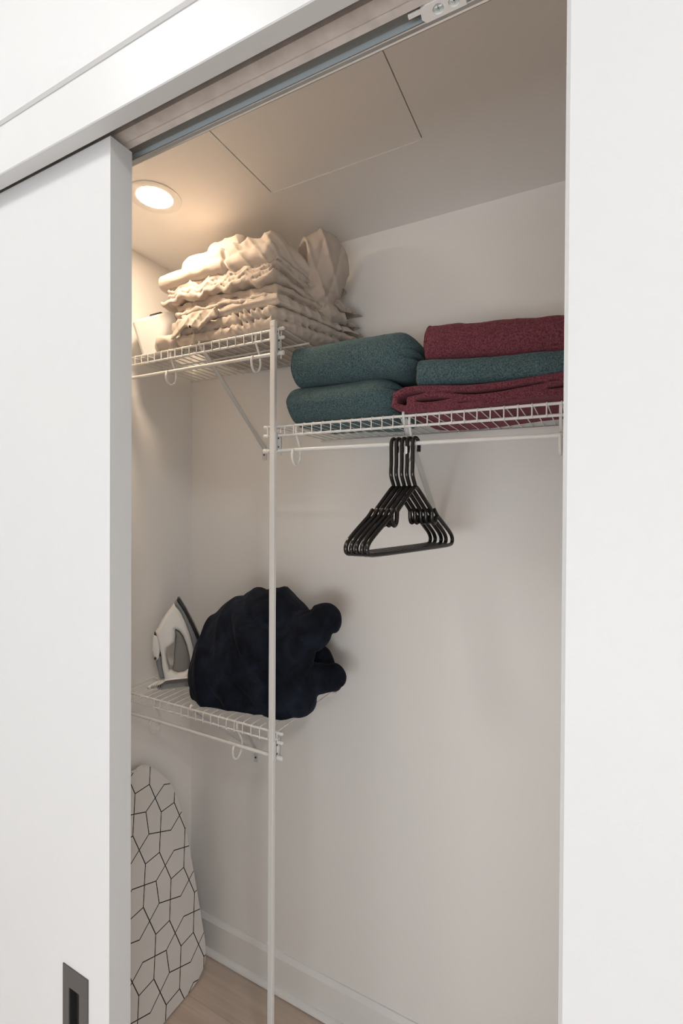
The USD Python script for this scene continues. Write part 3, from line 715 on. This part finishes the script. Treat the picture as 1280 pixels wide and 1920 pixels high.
def hood():
    h = 0.0031; lo, hi = (-0.80, 1.02, 0.44), (-0.55, 1.294, 0.775)
    P = grid(lo, hi, h); Q = P + warp3(P, 9, (0.010, 0.010, 0.010), 51) + warp3(P, 22, (0.004, 0.004, 0.004), 53)
    # an open pocket of cloth: a thick shell, its mouth towards the front left
    c = np.array((-0.672, 1.17, 0.652))
    outer = ell(Q, c, (0.072, 0.080, 0.108), (0, 12, -20))
    d = np.maximum(outer, -ell(Q, c + (-0.040, -0.062, -0.012), (0.046, 0.072, 0.082), (0, 18, -20)))
    d = smin(d, ell(Q, c + (-0.030, -0.012, -0.048), (0.034, 0.045, 0.078), (0, 30, 0)), 0.004)
    d = smin(d, ell(Q, c + (-0.005, -0.010, -0.070), (0.060, 0.055, 0.030), (0, 18, 0)), 0.006)
    d = smin(d, ell(Q, c + (0.020, 0.015, -0.115), (0.050, 0.05, 0.024), (0, 18, 0)), 0.008)
    d = smin(d, rbox(Q, (-0.80, 1.10, 0.46), (-0.68, 1.26, 0.60), 0.03), 0.012)
    d = d - 0.0055 * (fold(P, (0.85, 0.5, 0.25), 0.050, 52, cover=0.6) - 0.15) - 0.0012 * (fold(P, (0.5, 0.2, -0.8), 0.028, 54) - 0.12) + 0.004 * (fold(P, (0.7, 0.5, -0.3), 0.05, 55, p=3) - 0.12) - 0.003 * (meshkit.fbm(P * 28, 2, 58) - 0.5)
    d = np.maximum(d, P[..., 1] - 1.286)
    m = nets(d, lo, h); m = max(m.split(only_watertight=False), key=lambda q: len(q.faces))
    soften(m, iterations=3)
    return m
linen('bunched grey beige fitted sheet bulging out at the right back of the linen stack', 'linen', hood(), name='fitted_sheet', part='bunched_cloth')

def px_at(px, py, Y):
    v = (px - CX) / FPX * Rv + (CY - py) / FPX * Uv + Fv
    return v * Y / v[1]
def lobe(P, a, b=None):
    """a, b: (px, py, depth Y, radius in px) ends of a tapered capsule"""
    ca = px_at(*a[:3]); ra = a[3] * (ca @ Fv) / FPX
    if b is None: return np.linalg.norm(P - ca, axis=-1) - ra
    cb = px_at(*b[:3]); rb = b[3] * (cb @ Fv) / FPX
    e = cb - ca; t = np.clip(((P - ca) @ e) / (e @ e), 0, 1)
    return np.linalg.norm(P - ca - t[..., None] * e, axis=-1) - (ra + t * (rb - ra))
def blanket():
    h = 0.005
    lo, hi = (-1.10, 0.955, -0.60), (-0.46, 1.298, -0.18)
    P = grid(lo, hi, h)
    Q = P + warp3(P, 6.0, (0.012, 0.010, 0.012), 71)
    d = lobe(Q, (452, 1245, 1.145, 92), (500, 1195, 1.15, 90))
    d = smin(d, lobe(Q, (420, 1280, 1.125, 60), (520, 1296, 1.125, 64)), 0.05)
    d = smin(d, lobe(Q, (455, 1180, 1.15, 62), (508, 1160, 1.15, 58)), 0.04)
    d = smin(d, lobe(Q, (405, 1310, 1.09, 30), (520, 1325, 1.09, 34)), 0.04)
    d = smin(d, lobe(Q, (515, 1165, 1.20, 55), (540, 1160, 1.20, 44)), 0.010)
    d = smin(d, lobe(Q, (530, 1212, 1.12, 56), (607, 1163, 1.165, 33)), 0.010)
    d = smin(d, lobe(Q, (530, 1265, 1.11, 58), (548, 1302, 1.11, 50)), 0.03)
    d = smin(d, lobe(Q, (575, 1275, 1.15, 32), (622, 1268, 1.18, 27)), 0.008)
    d = smin(d, lobe(Q, (600, 1232, 1.22, 22), (626, 1283, 1.235, 16)), 0.006)
    n1 = meshkit.fbm(P * 9.0 + 3, 2, 5) - 0.5
    d = d + 0.003 - 0.013 * (fold(P, (0.9, 0.3, 0.15), 0.085, 9, f=4, cover=0.65, p=1.5) - 0.1) + 0.009 * (fold(P, (0.6, 0.3, 0.6), 0.07, 19, f=4, p=2) - 0.1) + 0.014 * n1 + 0.003 * (meshkit.fbm(P * 28, 2, 12) - 0.5)
    def groove(pts, w_, dep):
        g_ = np.full(d.shape, 9.0)
        for p, q in zip(pts[:-1], pts[1:]): g_ = np.minimum(g_, lobe(Q, (*p, 1), (*q, 1)))
        return dep * np.exp(-(g_ / w_) ** 2)
    d = d + groove([(572, 1140, 1.13), (540, 1158, 1.08), (505, 1170, 1.05), (470, 1180, 1.03)], 0.012, 0.020)
    d = d + groove([(590, 1235, 1.10), (574, 1262, 1.06), (572, 1292, 1.06), (590, 1310, 1.10)], 0.013, 0.024)
    d = d + groove([(438, 1150, 1.07), (432, 1185, 1.03), (445, 1235, 1.005)], 0.014, 0.010)
    d = d + groove([(470, 1160, 1.05), (480, 1200, 1.01), (474, 1245, 0.995)], 0.014, 0.009)
    d = d + groove([(402, 1205, 1.06), (398, 1250, 1.03)], 0.010, 0.009)
    k = 0.02
    d = -smin(-d, -(0.9915 - P[..., 1]), k)
    d = np.maximum(d, np.maximum(ZL + 0.0025 - P[..., 2], P[..., 1] - 1.287))
    m = nets(d, lo, h)
    m = max(m.split(only_watertight=False), key=lambda q: len(q.faces))
    soften(m, iterations=8)
    return m
bm = blanket()
t = thing('blanket', 'navy blue plush blanket bundled up on the lower wire shelf', 'blanket', (-0.80, 1.11, ZL + H))
obj('plush', bm, M['navy'], t, True, off=(-0.80, 1.11, ZL))

# ---------------------------------------------------------------- hangers
def hanger_parts(t):
    r = 0.0042
    hook = [(0.013, -0.018), (0.0135, -0.006), (0.011, 0.004), (0.004, 0.0105), (-0.004, 0.0108), (-0.010, 0.005), (-0.0115, -0.004), (-0.0115, -0.05), (-0.011, -0.072), (-0.004, -0.086), (0.0, -0.095)]
    hp_ = smooth_path([(0, a, b) for a, b in hook], 50)
    obj('hook', tube(hp_, r, 8), M['black_plastic'], t, 50)
    half = [(0.0, -0.092), (0.02, -0.107), (0.05, -0.131), (0.074, -0.150), (0.0815, -0.157), (0.0815, -0.168), (0.0835, -0.186), (0.092, -0.193), (0.101, -0.187), (0.104, -0.174), (0.112, -0.171), (0.13, -0.183), (0.165, -0.206), (0.190, -0.224), (0.199, -0.238), (0.196, -0.250), (0.185, -0.2555), (0.10, -0.256), (0.0, -0.256)]
    half = [(a * 0.87, -0.092 + (b + 0.092) * 0.86) for a, b in half]
    # rounded rectangle-section frame
    loop = half + [(-a, b) for a, b in half[-2:0:-1]]
    P = np.array([(0, a, b) for a, b in loop])
    Pd = []
    for i in range(len(P)):
        Pd += [P[i], (P[i] * 2 + P[(i + 1) % len(P)]) / 3, (P[i] + 2 * P[(i + 1) % len(P)]) / 3]
    Pd = np.array(Pd)
    for _ in range(2): Pd = 0.25 * np.roll(Pd, 1, 0) + 0.5 * Pd + 0.25 * np.roll(Pd, -1, 0)
    obj('frame', tube(Pd, 0.0046, 8, closed=True), M['black_plastic'], t, 50)
    for s in (-1, 1):
        tip = smooth_path([(0, s * 0.87 * a, -0.092 + (b + 0.092) * 0.86) for a, b in ((0.128, -0.1815), (0.112, -0.170), (0.098, -0.157), (0.0945, -0.153))], 12)
        obj('strap_tip', tube(tip, 0.0040, 8), M['black_plastic'], t, 50)
rodz = ZR + H - 0.0655
hang = [(-0.379, 11.5, 'black plastic hanger on the rod, the nearest to the post'), (-0.367, 11.6, 'black plastic hanger on the rod, second from the post'), (-0.354, 12.4, 'black plastic hanger on the rod, third from the post'),
        (-0.342, 12.4, 'black plastic hanger on the rod, fourth from the post'), (-0.329, 13.4, 'black plastic hanger on the rod, the farthest from the post')]
first = None
for i, (x, a, lab) in enumerate(hang):
    t = thing('clothes_hanger', lab, 'clothes hanger', (x, 0.9932, rodz + 0.0004), 'black hangers on the rod', rot=(0, 0, -a))
    if first is None:
        hanger_parts(t); first = t
    else:
        t.GetReferences().AddInternalReference(first.GetPath()); t.SetInstanceable(True)
        setd(t, lab, 'clothes hanger', 'black hangers on the rod')

# ---------------------------------------------------------------- iron
io = np.array([-1.158, 1.105, ZL + H + 0.0016])
iu, iv, iw = np.array([0.69, 0.7238, 0]), np.array([-0.7238, 0.69, 0]), np.array([0, 0, 1.0])
def ipx(zx, zy): return ((240 + zx / 6 - 330) / 622.0, (1281 - (1100 + zy / 6)) / 587.0)
it = thing('clothes_iron', 'white and grey steam iron standing on its heel on the lower wire shelf', 'iron', io)
def pillow(poly, thick, rnd, h=0.0022, hole=None, ylim=None, taper=None):
    """solid from a side outline: thick = half thickness, rounded by rnd; taper(u, w) scales the half thickness"""
    poly = np.array(poly); lo, hi = poly.min(0) - 0.006, poly.max(0) + 0.006
    tm = thick + 0.006
    ax = np.arange(lo[0], hi[0], h); az = np.arange(lo[1], hi[1], h); ay = np.arange(-tm, tm, h)
    A, Z = np.meshgrid(ax, az, indexing='ij'); pts = np.stack([A.ravel(), Z.ravel()], -1)
    d2 = poly_sdf(pts, poly)
    if hole is not None: d2 = np.maximum(d2, -poly_sdf(pts, np.array(hole)))
    d2 = d2.reshape(A.shape)
    T = thick * (taper(A, Z) if taper else 1.0) * np.ones_like(A)
    dx = d2[:, None, :] + rnd; dy = np.abs(ay)[None, :, None] - T[:, None, :] + rnd
    d = np.minimum(np.maximum(dx, dy), 0) + np.hypot(np.maximum(dx, 0), np.maximum(dy, 0)) - rnd
    m = nets(d, (lo[0], -tm, lo[1]), h)
    soften(m, iterations=6)
    return m
def to_iron(m):
    m = m.copy(); m.vertices = m.vertices @ np.stack([iu, iv, iw]); 
    if m.volume < 0: m.invert()
    return m
def Z6(pts): return [ipx(*p) for p in pts]
def dense(pts, n=140): return smooth_path(np.array(pts), n, True)
body_o = Z6([(515, 178), (470, 240), (420, 300), (375, 370), (340, 440), (312, 480), (330, 560), (355, 640), (375, 740), (385, 860), (415, 990), (380, 1015), (335, 1028), (330, 1055), (345, 1078), (400, 1086), (520, 1087), (690, 1087), (790, 1082), (835, 1040), (830, 980), (800, 900), (765, 810), (735, 680), (700, 540), (650, 400), (590, 270)])
hole_o = Z6([(530, 462), (575, 490), (615, 545), (655, 640), (685, 760), (698, 850), (680, 910), (630, 938), (560, 942), (500, 915), (465, 900), (440, 810), (430, 720), (445, 655), (485, 632), (525, 605), (532, 540)])
tap = lambda u, w: np.clip(0.30 + 0.70 * (0.275 - w) / 0.25, 0.25, 1.0) * np.where(w < 0.028, 1.3, 1.0)
obj('body', to_iron(pillow(body_o, 0.042, 0.012, hole=hole_o, taper=tap)), M['white_plastic'], it, True)
tank_o = Z6([(530, 470), (575, 495), (615, 550), (655, 645), (690, 770), (702, 850), (685, 915), (630, 945), (560, 950), (500, 918), (512, 850), (515, 740), (525, 620), (537, 540)])
M['smoke'] = simple('smoky_grey_plastic', (0.22, 0.215, 0.20), 0.25)
obj('water_tank', to_iron(pillow(tank_o, 0.022, 0.006)), M['smoke'], it, True, label='smoky grey water tank seen inside the handle')
skirt_o = Z6([(545, 140), (515, 180), (590, 275), (650, 405), (700, 545), (735, 685), (765, 815), (800, 905), (840, 985), (900, 960), (870, 800), (800, 640), (720, 450), (630, 270)])
M['grey_plastic'] = simple('blue_grey_plastic', (0.22, 0.235, 0.25), 0.35)
obj('skirt', to_iron(pillow(skirt_o, 0.046, 0.006, taper=tap)), M['grey_plastic'], it, True, label='grey skirt between body and soleplate')
sole_o = Z6([(556, 122), (545, 140), (635, 275), (725, 455), (800, 640), (870, 800), (905, 960), (925, 955), (890, 790), (825, 610), (740, 420), (645, 235), (575, 118)])
M['sole'] = simple('dark_soleplate', (0.02, 0.02, 0.02), 0.3, metallic=0.3)
obj('soleplate', to_iron(pillow(sole_o, 0.050, 0.0025, 0.0018, taper=tap)), M['sole'], it, True, label='black soleplate')
grip_o = Z6([(345, 740), (372, 740), (378, 800), (395, 900), (422, 990), (400, 1005), (362, 1003), (340, 930), (318, 830), (315, 800)])
obj('grip', to_iron(pillow(grip_o, 0.016, 0.006)), M['grey_plastic'], it, True, label='blue grey grip strip on the handle')
panel_o = Z6([(296, 503), (325, 520), (350, 560), (362, 620), (362, 700), (350, 770), (325, 795), (303, 775), (280, 700), (276, 600), (284, 530)])
obj('control_surround', to_iron(pillow(Z6([(292, 494), (330, 508), (362, 555), (376, 620), (374, 745), (350, 760), (330, 640)]), 0.0175, 0.004, 0.0018)), M['sole'], it, True, label='dark edge round the control panel')
cp_ = obj('control_panel', to_iron(pillow(panel_o, 0.021, 0.006)), M['white_plastic'], it, True, label='white control panel on the handle')
def isp(zx, zy, v, r, sc=(1, 1, 1)):
    u, w = ipx(zx, zy); s = trimesh.creation.icosphere(subdivisions=2); s.apply_scale(np.array(sc) * r); s.apply_translation((u, v, w)); return to_iron(s)
obj('steam_knob', [isp(300, 675, -0.014, 0.007, (1.1, 0.9, 0.7)), isp(290, 622, -0.014, 0.004)], M['white_plastic'], cp_, True)
obj('spray_button', isp(310, 762, -0.0195, 0.004, (1, 1, 1.3)), simple('dark_red_plastic', (0.12, 0.02, 0.015), 0.4), cp_, True)
# the ribbed cable guard with the cord end lying by the heel
gd = [to_iron(tube([(ipx(330, 1040)[0], -0.01, 0.012), (ipx(290, 1070)[0], -0.02, 0.008), (ipx(235, 1100)[0], -0.03, 0.006)], [0.007, 0.006, 0.005], 10))]
obj('cable_guard', gd, M['white_plastic'], it, True)
for k in range(5):
    u = ipx(275 + k * 22, 1110)[0]
    obj('guard_rib', to_iron(tube([(u, -0.03, 0.002), (u + 0.001, -0.032, 0.012)], 0.0009, 5)), M['sole'], it)

# ---------------------------------------------------------------- ironing board
BX_T, BZ_T, BX_B = XL + 0.035, -0.85, XL + 0.145     # face of the board, top and foot
bo = np.array([BX_B, 1.03, 0.0])
bslope = np.array([BX_T - BX_B, 0, (BZ_T + H) - 0.0]); BL = np.linalg.norm(bslope); bw = bslope / BL       # up the board
bu = np.array([0, 1.0, 0]); bn = np.cross(bu, bw)                                                              # out of the face (+x)
if bn[0] < 0: bn = -bn
YC = 1.03
def board_uv(px, py):
    v = (px - CX) / FPX * Rv + (CY - py) / FPX * Uv + Fv
    c = np.array([0, 0, H]); s = ((bo - c) @ bn) / (v @ bn); q = c + s * v - bo
    return np.array([q @ bu, q @ bw])
edge = [(300, 1448), (316, 1462), (330, 1488), (343, 1525), (352, 1565), (362, 1620), (374, 1690), (382, 1740), (386.5, 1775), (385, 1805), (377, 1838), (364, 1866), (345, 1893), (328, 1912)]
E_ = np.array([board_uv(*p) for p in edge])
top_v = board_uv(268, 1438)[1]
right = [(0.0, top_v), (0.045, top_v - 0.004)] + [tuple(e) for e in E_ if e[1] > 0.004] + [(0.05, 0.004), (0.0, 0.003)]
right = smooth_path(right, 80)
right[:, 0] = np.maximum(right[:, 0], 0)
outline = Polygon(np.vstack([right, right[::-1] * (-1, 1)])).buffer(0)
if outline.geom_type != 'Polygon': outline = max(outline.geoms, key=lambda g_: g_.area)
bt = thing('ironing_board', 'small ironing board in a white cover with black line pattern leaning in the corner', 'ironing board', bo)
def to_board(m, lift):
    q = m.copy(); q.vertices = q.vertices[:, :1] * bu + q.vertices[:, 1:2] * bw + (q.vertices[:, 2:3] + lift) * bn
    if q.volume < 0: q.invert()
    return q
TH = 0.016
layers = []
for k, (inset, z0_, z1_) in enumerate([(0.004, -TH, -TH + 0.004), (0.0, -TH + 0.004, -0.004), (0.0018, -0.004, -0.0015), (0.004, -0.0015, 0.0)]):
    e = extrude(outline.buffer(-inset), z1_ - z0_); e.apply_translation((0, 0, z0_)); layers.append(e)
M['cover'] = cloth('ironing_cover_cotton', (0.78, 0.755, 0.73), wstr=0.12, var=(5, 0.03))
obj('padded_cover', to_board(trimesh.util.concatenate(layers), 0), M['cover'], bt, 50)
def Zb(x, y_): return board_uv(230 + x / 3.839, 1420 + y_ / 3.839)
A_, V_ = Zb(163, 768), Zb(148, 1080)
T1 = (Zb(239, 1277) - Zb(90, 265)) / 2
Tc = ((Zb(276, 390) - Zb(90, 265)) + (Zb(349, 873) - Zb(163, 768)) + (Zb(448, 517) - Zb(276, 390))) / 3
P_, Q_, R_, S_ = Zb(240, 890), Zb(262, 1050), Zb(368, 670), Zb(417, 998)
Th = 2 * Tc - T1
Th = 0.5 * Th + 0.5 * ((Zb(368, 670) - Zb(70, 955)) + (Zb(417, 998) - Zb(123, 1313))) / 2
lines = []
for i in range(-8, 9):
    for j in range(-8, 9):
        s = i * T1 + j * Tc
        lines += [(A_ + s, V_ + s), (V_ + s, A_ + T1 + s), (A_ + s, V_ + Tc - T1 + s)]
        s = i * T1 + j * Th
        lines += [(P_ + s, Q_ + s), (P_ + s, R_ + s), (R_ + s, P_ + Th + s), (Q_ + s, S_ + s), (S_ + s, Q_ + Th + s)]
inner = outline.buffer(-0.0035)
net = unary_union([LineString(l).buffer(0.00135, quad_segs=2) for l in lines if LineString(l).intersects(inner)]).intersection(inner)
M['ink'] = simple('black_print', (0.03, 0.028, 0.027), 0.8)
obj('printed_lines', to_board(extrude(net, 0.0004), -0.0001), M['ink'], bt, label='black printed lines of crossing hexagons', kind='stuff')
obj('folded_legs', [to_board(tube([(s * 0.10, 0.02, 0), (s * 0.08, 0.55, 0)], 0.007, 8), -TH - 0.009) for s in (-1, 1)] + [to_board(tube([(-0.10, 0.02, 0), (0.10, 0.02, 0)], 0.007, 8), -TH - 0.009)], M['grey_steel'], bt)

# ---------------------------------------------------------------- small things on the upper shelf
bo2 = (-1.178, 1.095, ZU + H + 0.0016)
t = thing('appliance_box', 'white box with a black handle standing beside the bed linen', 'box', bo2)
b = bx(-0.068, 0.068, -0.055, 0.055, 0.0, 0.118, 0.007)
obj('case', place(b, (0, 0, 0.018), 30, 6, -16), M['white_plastic'], t, 30)
obj('handle', place(bx(-0.022, 0.022, -0.018, 0.018, 0.117, 0.135, 0.005), (0, 0.0, 0.018), 30, 6, -16), M['black_plastic'], t, 30)
pm_ = slab(0.10, 0.07, 0.045, n=2.0, corner=0.03, ns=120, nt=60, wr=[(0.004, (30, 30, 30), 'ridge'), (0.003, (20, 20, 20), 'fbm')], seed=41)
t = thing('cloth_pouch', 'small white cloth pouch at the front edge beside the bed linen', 'pouch', (-1.10, 1.02, ZU + H + 0.0016))
obj('pouch', place(pm_, (0, 0, 0), 10), M['linen_c'], t, True)
